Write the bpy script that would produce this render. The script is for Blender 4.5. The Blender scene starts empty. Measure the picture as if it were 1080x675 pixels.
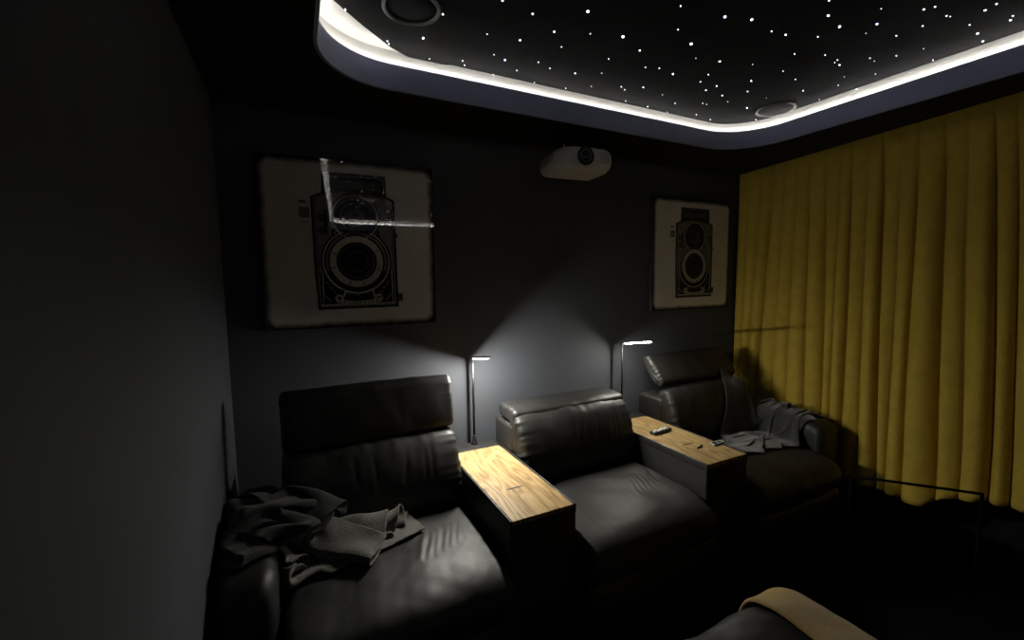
import bpy, bmesh, math, random
import numpy as np
from mathutils import Vector, Matrix, Euler, geometry
from mathutils.bvhtree import BVHTree

R_ = math.radians
scene = bpy.context.scene
COL = scene.collection
rng = np.random.default_rng(7)
random.seed(7)

# ------------------------------------------------------------------ helpers
def link(name, data, parent=None):
    o = bpy.data.objects.new(name, data)
    COL.objects.link(o)
    if parent is not None:
        o.parent = parent
    return o

def obj(name, bm, mat, parent=None, smooth=False, mats=None, recalc=True):
    me = bpy.data.meshes.new(name)
    if recalc:
        bmesh.ops.recalc_face_normals(bm, faces=bm.faces)
    bm.to_mesh(me)
    bm.free()
    for m in (mats or [mat]):
        me.materials.append(m)
    if smooth:
        for p in me.polygons:
            p.use_smooth = True
    o = link(name, me, None)
    if parent is not None:
        o.parent = parent
        o.matrix_parent_inverse = Matrix.Translation(-parent.location) if parent.rotation_euler == Euler((0, 0, 0)) else parent.matrix_world.inverted()
    return o

def tag(o, label=None, cat=None, group=None, kind=None):
    if label: o['label'] = label
    if cat: o['category'] = cat
    if group: o['group'] = group
    if kind: o['kind'] = kind
    return o

def thing(name, label, cat, loc, group=None):
    o = link(name, None)
    o.location = loc
    o.empty_display_size = .05
    tag(o, label, cat, group)
    bpy.context.view_layer.update()
    return o

def box(bm, lo, hi, bev=0.0, seg=2, mat=0):
    lo, hi = Vector(lo), Vector(hi)
    c = (lo + hi) / 2
    r = bmesh.ops.create_cube(bm, size=1.0, matrix=Matrix.Translation(c) @ Matrix.Diagonal((*(hi - lo), 1)))
    vs = r['verts']
    fs = list({f for v in vs for f in v.link_faces})
    for f in fs: f.material_index = mat
    if bev > 0:
        es = list({e for v in vs for e in v.link_edges})
        bmesh.ops.bevel(bm, geom=es, offset=bev, segments=seg, profile=.5, affect='EDGES', clamp_overlap=True, material=mat)
    return vs

def cyl(bm, p0, p1, r0, r1=None, n=24, mat=0, caps=True):
    p0, p1 = Vector(p0), Vector(p1)
    r1 = r0 if r1 is None else r1
    d = p1 - p0
    q = d.to_track_quat('Z', 'Y').to_matrix().to_4x4()
    M = Matrix.Translation((p0 + p1) / 2) @ q
    r = bmesh.ops.create_cone(bm, cap_ends=caps, cap_tris=False, segments=n, radius1=r0, radius2=r1, depth=d.length, matrix=M)
    for f in {f for v in r['verts'] for f in v.link_faces}: f.material_index = mat
    return r['verts']

def lathe(bm, prof, M, n=32, mat=0):
    """prof: list of (r, z) ; revolve about z then transform by M"""
    rings = []
    for (r, z) in prof:
        if r < 1e-6:
            rings.append([bm.verts.new(M @ Vector((0, 0, z)))])
        else:
            rings.append([bm.verts.new(M @ Vector((r * math.cos(2 * math.pi * k / n), r * math.sin(2 * math.pi * k / n), z))) for k in range(n)])
    for a, b in zip(rings[:-1], rings[1:]):
        for k in range(n):
            l = (k + 1) % n
            if len(a) == 1 and len(b) == 1: continue
            if len(a) == 1: f = bm.faces.new((a[0], b[k], b[l]))
            elif len(b) == 1: f = bm.faces.new((a[k], b[0], a[l]))
            else: f = bm.faces.new((a[k], b[k], b[l], a[l]))
            f.material_index = mat
            f.smooth = True

def smooth_angle(o, deg=40):
    me = o.data
    for p in me.polygons: p.use_smooth = True
    try:
        me.set_sharp_from_angle(angle=R_(deg))
    except Exception:
        pass

# ------------------------------------------------------------------ materials
def nodes_of(name):
    m = bpy.data.materials.new(name)
    m.use_nodes = True
    nt = m.node_tree
    b = nt.nodes['Principled BSDF']
    return m, nt, b

def N(nt, t, **kw):
    n = nt.nodes.new(t)
    for k, v in kw.items():
        if k in n.inputs.keys() if hasattr(n.inputs, 'keys') else False:
            n.inputs[k].default_value = v
        else:
            setattr(n, k, v)
    return n

def add_bump(nt, b, height_socket, strength, dist=.002):
    bp = N(nt, 'ShaderNodeBump')
    bp.inputs['Strength'].default_value = strength
    bp.inputs['Distance'].default_value = dist
    nt.links.new(height_socket, bp.inputs['Height'])
    nt.links.new(bp.outputs['Normal'], b.inputs['Normal'])
    return bp

def coords(nt, scale=(1, 1, 1), rot=(0, 0, 0)):
    tc = N(nt, 'ShaderNodeTexCoord')
    mp = N(nt, 'ShaderNodeMapping')
    mp.inputs['Scale'].default_value = scale
    mp.inputs['Rotation'].default_value = rot
    nt.links.new(tc.outputs['Object'], mp.inputs['Vector'])
    return mp.outputs['Vector']

def noise(nt, vec, scale, detail=3, rough=.5):
    n = N(nt, 'ShaderNodeTexNoise')
    n.inputs['Scale'].default_value = scale
    n.inputs['Detail'].default_value = detail
    n.inputs['Roughness'].default_value = rough
    nt.links.new(vec, n.inputs['Vector'])
    return n

def ramp(nt, fac, stops):
    r = N(nt, 'ShaderNodeValToRGB')
    cr = r.color_ramp
    while len(cr.elements) < len(stops): cr.elements.new(.5)
    for e, (p, c) in zip(cr.elements, stops):
        e.position = p
        e.color = (*c, 1) if len(c) == 3 else c
    nt.links.new(fac, r.inputs['Fac'])
    return r

def simple(name, col, rough=.5, metal=0, spec=.5, var=.08, scale=30, bump=0, bscale=200):
    m, nt, b = nodes_of(name)
    v = coords(nt)
    n = noise(nt, v, scale)
    c0 = tuple(c * (1 - var) for c in col); c1 = tuple(min(1, c * (1 + var)) for c in col)
    r = ramp(nt, n.outputs['Fac'], [(.3, c0), (.7, c1)])
    nt.links.new(r.outputs['Color'], b.inputs['Base Color'])
    b.inputs['Roughness'].default_value = rough
    b.inputs['Metallic'].default_value = metal
    b.inputs['Specular IOR Level'].default_value = spec
    if bump:
        n2 = noise(nt, v, bscale, 4)
        add_bump(nt, b, n2.outputs['Fac'], bump)
    return m

def emis(name, col, strength):
    m, nt, b = nodes_of(name)
    b.inputs['Base Color'].default_value = (.5, .5, .5, 1)
    b.inputs['Emission Color'].default_value = (*col, 1)
    b.inputs['Emission Strength'].default_value = strength
    return m

def leather_mat():
    m, nt, b = nodes_of('black_leather')
    v = coords(nt)
    n1 = noise(nt, v, 9, 4, .6)
    r = ramp(nt, n1.outputs['Fac'], [(.3, (.017, .0165, .016)), (.7, (.024, .0235, .022))])
    nt.links.new(r.outputs['Color'], b.inputs['Base Color'])
    rr = ramp(nt, n1.outputs['Fac'], [(.25, (.46,) * 3), (.75, (.54,) * 3)])
    nt.links.new(rr.outputs['Color'], b.inputs['Roughness'])
    b.inputs['Specular IOR Level'].default_value = .45
    vo = N(nt, 'ShaderNodeTexVoronoi')
    vo.inputs['Scale'].default_value = 260
    nt.links.new(v, vo.inputs['Vector'])
    n2 = noise(nt, v, 26, 3, .55)
    mx = N(nt, 'ShaderNodeMath', operation='MULTIPLY_ADD')
    nt.links.new(vo.outputs['Distance'], mx.inputs[0])
    mx.inputs[1].default_value = .18
    nt.links.new(n2.outputs['Fac'], mx.inputs[2])
    add_bump(nt, b, mx.outputs[0], .22, .004)
    return m

def wall_mat(name, col, rough=.75):
    m, nt, b = nodes_of(name)
    v = coords(nt)
    n1 = noise(nt, v, 3, 4, .6)
    c0 = tuple(c * .93 for c in col); c1 = tuple(c * 1.07 for c in col)
    r = ramp(nt, n1.outputs['Fac'], [(.3, c0), (.7, c1)])
    nt.links.new(r.outputs['Color'], b.inputs['Base Color'])
    b.inputs['Roughness'].default_value = rough
    b.inputs['Specular IOR Level'].default_value = .3
    n2 = noise(nt, v, 220, 3, .6)
    add_bump(nt, b, n2.outputs['Fac'], .12, .001)
    return m

def wood_mat():
    m, nt, b = nodes_of('oak_veneer')
    v = coords(nt, (1, 1, 1))
    mp = N(nt, 'ShaderNodeMapping'); mp.inputs['Scale'].default_value = (7, 1.15, 1)
    nt.links.new(v, mp.inputs['Vector'])
    n1 = noise(nt, mp.outputs['Vector'], 1.5, 2, .45)
    w = N(nt, 'ShaderNodeMath', operation='MULTIPLY'); w.inputs[1].default_value = 62
    nt.links.new(n1.outputs['Fac'], w.inputs[0])
    s = N(nt, 'ShaderNodeMath', operation='SINE'); nt.links.new(w.outputs[0], s.inputs[0])
    mp2 = N(nt, 'ShaderNodeMapping'); mp2.inputs['Scale'].default_value = (150, 5, 1)
    nt.links.new(v, mp2.inputs['Vector'])
    n2 = noise(nt, mp2.outputs['Vector'], 2.0, 4, .65)
    a = N(nt, 'ShaderNodeMath', operation='MULTIPLY_ADD')
    nt.links.new(s.outputs[0], a.inputs[0]); a.inputs[1].default_value = .12
    nt.links.new(n2.outputs['Fac'], a.inputs[2])
    r = ramp(nt, a.outputs[0], [(.28, (.21, .118, .042)), (.45, (.41, .272, .112)), (.7, (.53, .37, .17))])
    nt.links.new(r.outputs['Color'], b.inputs['Base Color'])
    b.inputs['Roughness'].default_value = .5
    b.inputs['Specular IOR Level'].default_value = .35
    add_bump(nt, b, n2.outputs['Fac'], .15, .001)
    return m

def fabric_mat(name, c0, c1, scale=140, bump=.6, dist=.004, sheen=.4, rough=.95):
    m, nt, b = nodes_of(name)
    v = coords(nt)
    n1 = noise(nt, v, scale, 4, .7)
    n0 = noise(nt, v, 8, 3, .5)
    ad = N(nt, 'ShaderNodeMath', operation='ADD')
    nt.links.new(n1.outputs['Fac'], ad.inputs[0]); nt.links.new(n0.outputs['Fac'], ad.inputs[1])
    r = ramp(nt, ad.outputs[0], [(.35, c0), (.62, c1)])
    dv = N(nt, 'ShaderNodeMath', operation='MULTIPLY'); dv.inputs[1].default_value = .5
    nt.links.new(ad.outputs[0], dv.inputs[0]); nt.links.new(dv.outputs[0], r.inputs['Fac'])
    nt.links.new(r.outputs['Color'], b.inputs['Base Color'])
    b.inputs['Roughness'].default_value = rough
    b.inputs['Specular IOR Level'].default_value = .12
    b.inputs['Sheen Weight'].default_value = sheen
    b.inputs['Sheen Roughness'].default_value = .5
    add_bump(nt, b, n1.outputs['Fac'], bump, dist)
    return m

def curtain_mat():
    m, nt, b = nodes_of('mustard_velvet')
    v = coords(nt)
    mp = N(nt, 'ShaderNodeMapping'); mp.inputs['Scale'].default_value = (60, 60, 420)
    nt.links.new(v, mp.inputs['Vector'])
    n1 = noise(nt, mp.outputs['Vector'], 1, 3, .6)
    n2 = noise(nt, v, 14, 4, .6)
    ad = N(nt, 'ShaderNodeMath', operation='ADD')
    nt.links.new(n1.outputs['Fac'], ad.inputs[0]); nt.links.new(n2.outputs['Fac'], ad.inputs[1])
    dv = N(nt, 'ShaderNodeMath', operation='MULTIPLY'); dv.inputs[1].default_value = .5
    nt.links.new(ad.outputs[0], dv.inputs[0])
    r = ramp(nt, dv.outputs[0], [(.3, (.45, .315, .045)), (.7, (.63, .455, .075))])
    nt.links.new(r.outputs['Color'], b.inputs['Base Color'])
    b.inputs['Roughness'].default_value = .9
    b.inputs['Specular IOR Level'].default_value = .15
    b.inputs['Sheen Weight'].default_value = .15
    b.inputs['Sheen Tint'].default_value = (.9, .7, .2, 1)
    add_bump(nt, b, n1.outputs['Fac'], .2, .002)
    return m

M_LEATHER = leather_mat()
M_WALL = wall_mat('slate_paint', (.072, .077, .090))
M_CEIL = wall_mat('black_ceiling_paint', (.012, .012, .013), .85)
M_FLOOR = fabric_mat('dark_carpet', (.003, .003, .0035), (.006, .006, .006), 300, .5, .004, .0)
M_WOOD = wood_mat()
M_CURT = curtain_mat()
M_BLACK = simple('black_plastic', (.012, .012, .013), .4)
M_BLKMET = simple('black_metal', (.02, .02, .022), .35, .6)
M_BLKMATT = simple('matt_black_metal', (.004, .004, .004), .9, 0, .1)
M_DARKW = simple('dark_lacquer', (.016, .016, .017), .45)
M_LIP = wall_mat('grey_cove_paint', (.28, .31, .47), .6)
M_COVE = wall_mat('white_cove_paint', (.56, .545, .50), .8)
M_STARFELT = fabric_mat('black_star_felt', (.005, .005, .006), (.010, .0095, .009), 260, .4, .003, .0)
M_GREY = fabric_mat('grey_fleece', (.055, .052, .047), (.145, .135, .12), 170, .9, .006, .4)
M_NAVY = fabric_mat('dark_fleece', (.009, .009, .010), (.022, .0215, .023), 190, .8, .005, .3)
M_CHAR = fabric_mat('charcoal_knit', (.026, .026, .029), (.058, .058, .063), 200, .7, .004, .5)
M_TAN = fabric_mat('mustard_wool', (.28, .185, .055), (.48, .325, .10), 220, .8, .004, .4)
M_PROJ = simple('white_plastic', (.84, .82, .82), .35, 0, .5, .03, 20)
M_PROJG = simple('light_grey_plastic', (.42, .41, .40), .5)
M_GLASSD = simple('dark_lens_glass', (.012, .012, .02), .06, 0, .8)
M_CHROME = simple('brushed_metal', (.6, .6, .6), .25, 1)
M_LED = emis('led_diffuser', (1.0, .98, .95), 31.0)
M_STAR = emis('fibre_star', (.93, .93, 1.0), 8.0)
M_STARD = emis('fibre_star_dim', (.93, .93, 1.0), 3.5)
M_STARB = emis('fibre_star_blue', (.55, .55, 1.0), 8.0)
M_LAMP1 = emis('lamp_diffuser', (1.0, .965, .87), 1120.0)
M_LAMP2 = emis('lamp_diffuser_dim', (1.0, .965, .83), 270.0)
M_RED = simple('remote_buttons', (.75, .75, .72), .4)

# ------------------------------------------------------------------ camera (solved from the two horizontal vanishing points)
F_PX = 455.2211
Rm = Matrix(((0.89315217, 0.05152801, -0.44679309), (-0.44961126, 0.07721585, -0.88988057), (-0.01135427, 0.99568197, 0.09213307)))
CAMZ = 1.50
cd = bpy.data.cameras.new('camera')
cam = link('camera', cd)
cd.sensor_fit = 'HORIZONTAL'
cd.sensor_width = 36
cd.lens = F_PX / 1080 * 36
cd.clip_start = .02
cam.matrix_world = Matrix.Translation((0, 0, CAMZ)) @ Rm.to_4x4()
scene.camera = cam

def ray(px, py):
    return Rm @ Vector((px - 540, -(py - 337.5), -F_PX))
def at_z(px, py, z):
    d = ray(px, py)
    return Vector((0, 0, CAMZ)) + d * ((z - CAMZ) / d.z)

# ------------------------------------------------------------------ room shell
XL, XR, YB, YF, ZS, ZT = -.27, 3.30, 2.218, -3.05, 2.27, 2.55
bm = bmesh.new(); box(bm, (XL - .1, YF - .1, -.1), (XR + .1, YB + .1, 0)); tag(obj('floor', bm, M_FLOOR), kind='structure')
bm = bmesh.new(); box(bm, (XL - .1, YB, 0), (XR + .1, YB + .1, ZT)); tag(obj('wall_back', bm, M_WALL), kind='structure')
bm = bmesh.new(); box(bm, (XL - .1, YF, 0), (XL, YB, ZT)); tag(obj('wall_left', bm, M_WALL), kind='structure')
bm = bmesh.new(); box(bm, (XR, YF, 0), (XR + .1, YB, ZT)); tag(obj('wall_right', bm, M_CEIL), kind='structure')
bm = bmesh.new(); box(bm, (XL - .1, YF - .1, 0), (XR + .1, YF, ZT)); tag(obj('wall_front', bm, M_CEIL), kind='structure')
bm = bmesh.new(); box(bm, (XL - .1, YF - .1, ZT), (XR + .1, YB + .1, ZT + .1)); tag(obj('ceiling', bm, M_CEIL), kind='structure')

def rrect(x0, x1, y0, y1, r, n=14):
    pts = []
    for cx, cy, a0 in ((x1 - r, y1 - r, 0), (x0 + r, y1 - r, 90), (x0 + r, y0 + r, 180), (x1 - r, y0 + r, 270)):
        for k in range(n + 1):
            a = R_(a0 + 90 * k / n)
            pts.append((cx + r * math.cos(a), cy + r * math.sin(a)))
    return pts

def slab_with_hole(bm, outer, inner, z0, z1):
    """horizontal slab with a hole; polys are lists of (x, y)"""
    for z in (z0, z1):
        vo = [Vector((x, y, 0)) for x, y in outer]; vi = [Vector((x, y, 0)) for x, y in inner]
        tris = geometry.tessellate_polygon([vo, vi])
        vs = [bm.verts.new((v.x, v.y, z)) for v in vo + vi]
        for t in tris: bm.faces.new([vs[i] for i in t])
        if z == z0: lo = vs
        else: hi = vs
    no = len(outer)
    for rngs in (range(no), range(no, no + len(inner))):
        idx = list(rngs)
        for a, b_ in zip(idx, idx[1:] + idx[:1]):
            bm.faces.new((lo[a], lo[b_], hi[b_], hi[a]))

# dropped soffit with a rounded opening; its right edge leaves a pocket for the curtain
CX0, CX1, CY0, CY1 = .105, 2.515, -2.62, 1.835
def soff_edge_x(y): return 3.045 - (2.2 - y) * .1688 if y > .6 else 3.045 - 1.6 * .1688
outer = [(XL, YF), (2.78, YF), (2.78, .62), (3.048, YB), (XL, YB)]
inner = rrect(CX0 - .012, CX1 + .012, CY0 - .012, CY1 + .012, .29)
bm = bmesh.new(); slab_with_hole(bm, outer, inner, ZS, ZS + .05)
tag(obj('ceiling_soffit', bm, M_CEIL), kind='structure')
# lip around the opening
def ring_wall(bm, inner, outer, z0, z1):
    n = len(inner)
    vs = [[bm.verts.new((*p, z)) for p in poly] for poly, z in ((inner, z0), (inner, z1), (outer, z1), (outer, z0))]
    for a in range(4):
        b_ = (a + 1) % 4
        for k in range(n):
            l = (k + 1) % n
            bm.faces.new((vs[a][k], vs[a][l], vs[b_][l], vs[b_][k]))
LIPZ = 2.368
bm = bmesh.new(); ring_wall(bm, rrect(CX0, CX1, CY0, CY1, .28), rrect(CX0 - .012, CX1 + .012, CY0 - .012, CY1 + .012, .29), ZS - .002, LIPZ)
o = obj('trim_1', bm, M_LIP); tag(o, kind='structure'); smooth_angle(o)
# white recess ceiling over the lip
ZR = 2.437
bm = bmesh.new(); box(bm, (XL, YF, ZR), (XR, YB, ZR + .02)); tag(obj('ceiling_recess', bm, M_COVE), kind='structure')
# outer side of the recess
bm = bmesh.new(); ring_wall(bm, rrect(CX0 - .034, CX1 + .034, CY0 - .034, CY1 + .034, .31), rrect(CX0 - .046, CX1 + .046, CY0 - .046, CY1 + .046, .32), ZS + .05, ZR)
o = obj('trim_2', bm, M_COVE); tag(o, kind='structure'); smooth_angle(o)
# LED profile tucked behind the lip
bm = bmesh.new(); ring_wall(bm, rrect(CX0 - .0135, CX1 + .0135, CY0 - .0135, CY1 + .0135, .2915), rrect(CX0 - .019, CX1 + .019, CY0 - .019, CY1 + .019, .297), LIPZ - .0030, LIPZ + .0030)
o = obj('led_strip', bm, M_LED); smooth_angle(o)
tag(o, 'glowing white LED strip running round the raised ceiling opening', 'light strip')

# ------------------------------------------------------------------ star ceiling panel
SX0, SX1, SY0, SY1 = CX0 + .040, CX1 + .020, CY0 + .03, CY1 + .022
ZP = ZR - .012
star = thing('star_ceiling_panel', 'black ceiling panel dotted with tiny white star lights inside the glowing strip', 'star ceiling', ((SX0 + SX1) / 2, (SY0 + SY1) / 2, ZP))
def corner_cut():
    pts = rrect(SX0, SX1, SY0, SY1, .26)
    # the panel corner over the first picture runs flatter than the lip
    edge = [(.66, SY1), (.546, 1.890), (.469, 1.868), (.391, 1.825), (.275, 1.723), (.211, 1.661), (.165, 1.613), (SX0, 1.54)]
    keep = [p for p in pts if not (p[0] < .66 and p[1] > 1.5)]
    k = next(i for i, p in enumerate(keep) if p[0] < .66)
    return keep[:k] + edge + keep[k:]
cp = corner_cut()
bm = bmesh.new()
top = [bm.verts.new((*p, ZR)) for p in cp]; bot = [bm.verts.new((*p, ZP)) for p in cp]
bm.faces.new(bot); bm.faces.new(top)
for k in range(len(cp)):
    l = (k + 1) % len(cp)
    bm.faces.new((bot[k], bot[l], top[l], top[k]))
obj('felt_panel', bm, M_STARFELT, star)
SP = []
def crop(x0, y0, s, pts):
    for p in pts: SP.append((x0 + p[0] / s, y0 + p[1] / s, p[2]))
crop(330, 0, 6.75, [(120, 8, 3), (230, 67, 3), (435, 280, 2), (530, 292, 2), (541, 312, 2), (785, 270, 4), (925, 100, 3), (830, 418, 1), (1065, 432, 2)])
crop(470, 0, 6.75, [(405, 3, 3), (620, 98, 3), (1013, 80, 5), (295, 242, 2), (530, 285, 3), (773, 225, 3), (1030, 240, 1), (826, 333, 2), (344, 388, 2), (422, 426, 6), (135, 464, 1), (508, 501, 2), (340, 532, 2), (660, 442, 2), (743, 486, 2), (922, 521, 3), (855, 628, 1), (1038, 614, 1), (630, 587, 1)])
crop(610, 0, 6.75, [(728, 42, 2), (710, 210, 2), (1043, 118, 7), (803, 310, 5), (836, 414, 1), (1006, 436, 4), (318, 260, 5), (437, 358, 3), (215, 418, 2), (477, 479, 2), (577, 485, 2), (674, 525, 4), (166, 520, 2), (926, 530, 2), (869, 582, 2), (985, 611, 3), (908, 641, 3), (306, 617, 2), (330, 638, 2), (462, 621, 3)])
crop(640, 60, 6.75, [(397, 269, 1), (486, 329, 2), (683, 329, 2), (711, 337, 1), (822, 273, 3), (860, 317, 1), (134, 315, 1), (291, 353, 2), (431, 392, 1), (637, 410, 2), (737, 446, 1), (1061, 447, 2)])
crop(750, 0, 6.75, [(290, 138, 4), (430, 222, 2), (531, 246, 3), (834, 110, 4), (915, 188, 4), (760, 261, 2), (594, 383, 2), (512, 506, 2), (296, 458, 1), (285, 575, 3), (260, 650, 3), (600, 564, 2), (655, 644, 3), (812, 391, 2), (900, 426, 2), (881, 446, 1), (914, 461, 3), (949, 546, 1), (905, 607, 1), (1035, 635, 2), (840, 3, 2)])
crop(900, 0, 6.0, [(446, 58, 3), (590, 100, 2), (834, 64, 3), (1010, 100, 2), (995, 126, 3), (736, 157, 2), (150, 150, 6), (80, 210, 1), (272, 225, 2), (105, 367, 2), (133, 386, 1), (272, 352, 2), (140, 468, 1), (443, 308, 1), (504, 380, 2), (820, 260, 3)])
crop(760, 60, 6.75, [(188, 362, 4), (328, 290, 1), (702, 303, 1), (252, 447, 2)])
SP.sort(key=lambda s: -s[2])
def star_bm(bm, p, r):
    lathe(bm, [(r, .0008), (r * .86, -r * .5), (r * .5, -r * .86), (0, -r)], Matrix.Translation(p), 8)
RAD = {1: .0015, 2: .0021, 3: .0029, 4: .0038, 5: .0045, 6: .0035, 7: .0044}
rest = []
for i, (px, py, s) in enumerate(SP):
    p = at_z(px, py, ZP)
    if i < 99:
        bm = bmesh.new(); star_bm(bm, p, RAD[s])
        obj('star_light', bm, M_STARB if s >= 6 else M_STAR, star, True, recalc=False)
    else: rest.append((p, RAD[s]))
bm = bmesh.new()
for p, r in rest: star_bm(bm, p, r)
for k in range(330):
    x = random.uniform(SX0 + .05, SX1 - .05); y = random.uniform(SY0 + .05, .85)
    star_bm(bm, Vector((x, y, ZP)), random.choice((.0022, .003, .004)))
tag(obj('star_cluster', bm, M_STARD, star, True, recalc=False), kind='stuff')

def ceiling_speaker(p, label):
    t = thing('ceiling_speaker', label, 'speaker', p, 'round speakers in the star ceiling')
    bm = bmesh.new()
    lathe(bm, [(.098, 0), (.098, -.006), (.092, -.009), (.086, -.006), (.085, .001)], Matrix.Translation(p), 48)
    obj('rim', bm, M_SPK, t, True)
    bm = bmesh.new()
    lathe(bm, [(.0855, -.0005), (.08, -.003), (.05, -.004), (0, -.0045)], Matrix.Translation(p), 48)
    obj('grille', bm, M_GRILL, t, True)
M_SPK = simple('speaker_rim', (.10, .095, .085), .5)
def grill_mat():
    m, nt, b = nodes_of('speaker_grille')
    v = coords(nt)
    vo = N(nt, 'ShaderNodeTexVoronoi'); vo.inputs['Scale'].default_value = 330
    nt.links.new(v, vo.inputs['Vector'])
    r = ramp(nt, vo.outputs['Distance'], [(.2, (.002, .002, .002)), (.5, (.012, .012, .012))])
    nt.links.new(r.outputs['Color'], b.inputs['Base Color']); b.inputs['Roughness'].default_value = .8
    b.inputs['Specular IOR Level'].default_value = .1
    return m
M_GRILL = grill_mat()
pa = at_z(818, 115, ZP); pb = at_z(434, 8, ZP)
ceiling_speaker((pa.x, pa.y, ZP), 'round black ceiling speaker in the star panel corner nearest the mustard curtain')
ceiling_speaker((pb.x, pb.y, ZP), 'round black ceiling speaker in the star panel corner above the left camera picture')

# ------------------------------------------------------------------ pictures
def canvas_mat(gloss):
    m, nt, b = nodes_of('picture_canvas' + ('_gloss' if gloss else ''))
    tc = N(nt, 'ShaderNodeTexCoord')
    sx = N(nt, 'ShaderNodeSeparateXYZ'); nt.links.new(tc.outputs['Object'], sx.inputs[0])
    hw, r = .372, .045
    def q(sock):
        a = N(nt, 'ShaderNodeMath', operation='ABSOLUTE'); nt.links.new(sock, a.inputs[0])
        s = N(nt, 'ShaderNodeMath', operation='SUBTRACT'); nt.links.new(a.outputs[0], s.inputs[0]); s.inputs[1].default_value = hw - r
        mx = N(nt, 'ShaderNodeMath', operation='MAXIMUM'); nt.links.new(s.outputs[0], mx.inputs[0]); mx.inputs[1].default_value = 0
        return mx.outputs[0]
    qa, qb = q(sx.outputs['X']), q(sx.outputs['Z'])
    cb = N(nt, 'ShaderNodeCombineXYZ'); nt.links.new(qa, cb.inputs[0]); nt.links.new(qb, cb.inputs[1])
    ln = N(nt, 'ShaderNodeVectorMath', operation='LENGTH'); nt.links.new(cb.outputs[0], ln.inputs[0])
    n = noise(nt, tc.outputs['Object'], 22, 5, .65)
    ad = N(nt, 'ShaderNodeMath', operation='MULTIPLY_ADD'); nt.links.new(n.outputs['Fac'], ad.inputs[0]); ad.inputs[1].default_value = .022
    nt.links.new(ln.outputs['Value'], ad.inputs[2])
    n2 = noise(nt, tc.outputs['Object'], 5, 5, .6)
    tone = ramp(nt, n2.outputs['Fac'], [(.25, (.72, .69, .64)), (.75, (.86, .835, .78))])
    edge = ramp(nt, ad.outputs[0], [(.0, (1, 1, 1)), (.036, (1, 1, 1)), (.050, (.35, .32, .28)), (.060, (.02, .02, .02))])
    mx = N(nt, 'ShaderNodeMix', data_type='RGBA', blend_type='MULTIPLY')
    mx.inputs[0].default_value = 1
    nt.links.new(tone.outputs['Color'], mx.inputs[6]); nt.links.new(edge.outputs['Color'], mx.inputs[7])
    nt.links.new(mx.outputs[2], b.inputs['Base Color'])
    finish(nt, b, gloss, tc.outputs['Object'])
    return m
def finish(nt, b, gloss, vec):
    b.inputs['Roughness'].default_value = .6
    b.inputs['Specular IOR Level'].default_value = .2
    if gloss:
        b.inputs['Coat Weight'].default_value = 1
        b.inputs['Coat Roughness'].default_value = .008
        b.inputs['Coat IOR'].default_value = 2.0
        n = noise(nt, vec, 95, 2, .5)
        bp = N(nt, 'ShaderNodeBump'); bp.inputs['Strength'].default_value = .006; bp.inputs['Distance'].default_value = .002
        nt.links.new(n.outputs['Fac'], bp.inputs['Height'])
        nt.links.new(bp.outputs['Normal'], b.inputs['Coat Normal'])
def ink_mat(name, c, gloss, var=.25):
    m, nt, b = nodes_of(name + ('_gloss' if gloss else ''))
    v = coords(nt)
    n = noise(nt, v, 60, 5, .7)
    r = ramp(nt, n.outputs['Fac'], [(.3, tuple(x * (1 - var) for x in c)), (.7, tuple(x * (1 + var) for x in c))])
    nt.links.new(r.outputs['Color'], b.inputs['Base Color'])
    finish(nt, b, gloss, v)
    return m

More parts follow.
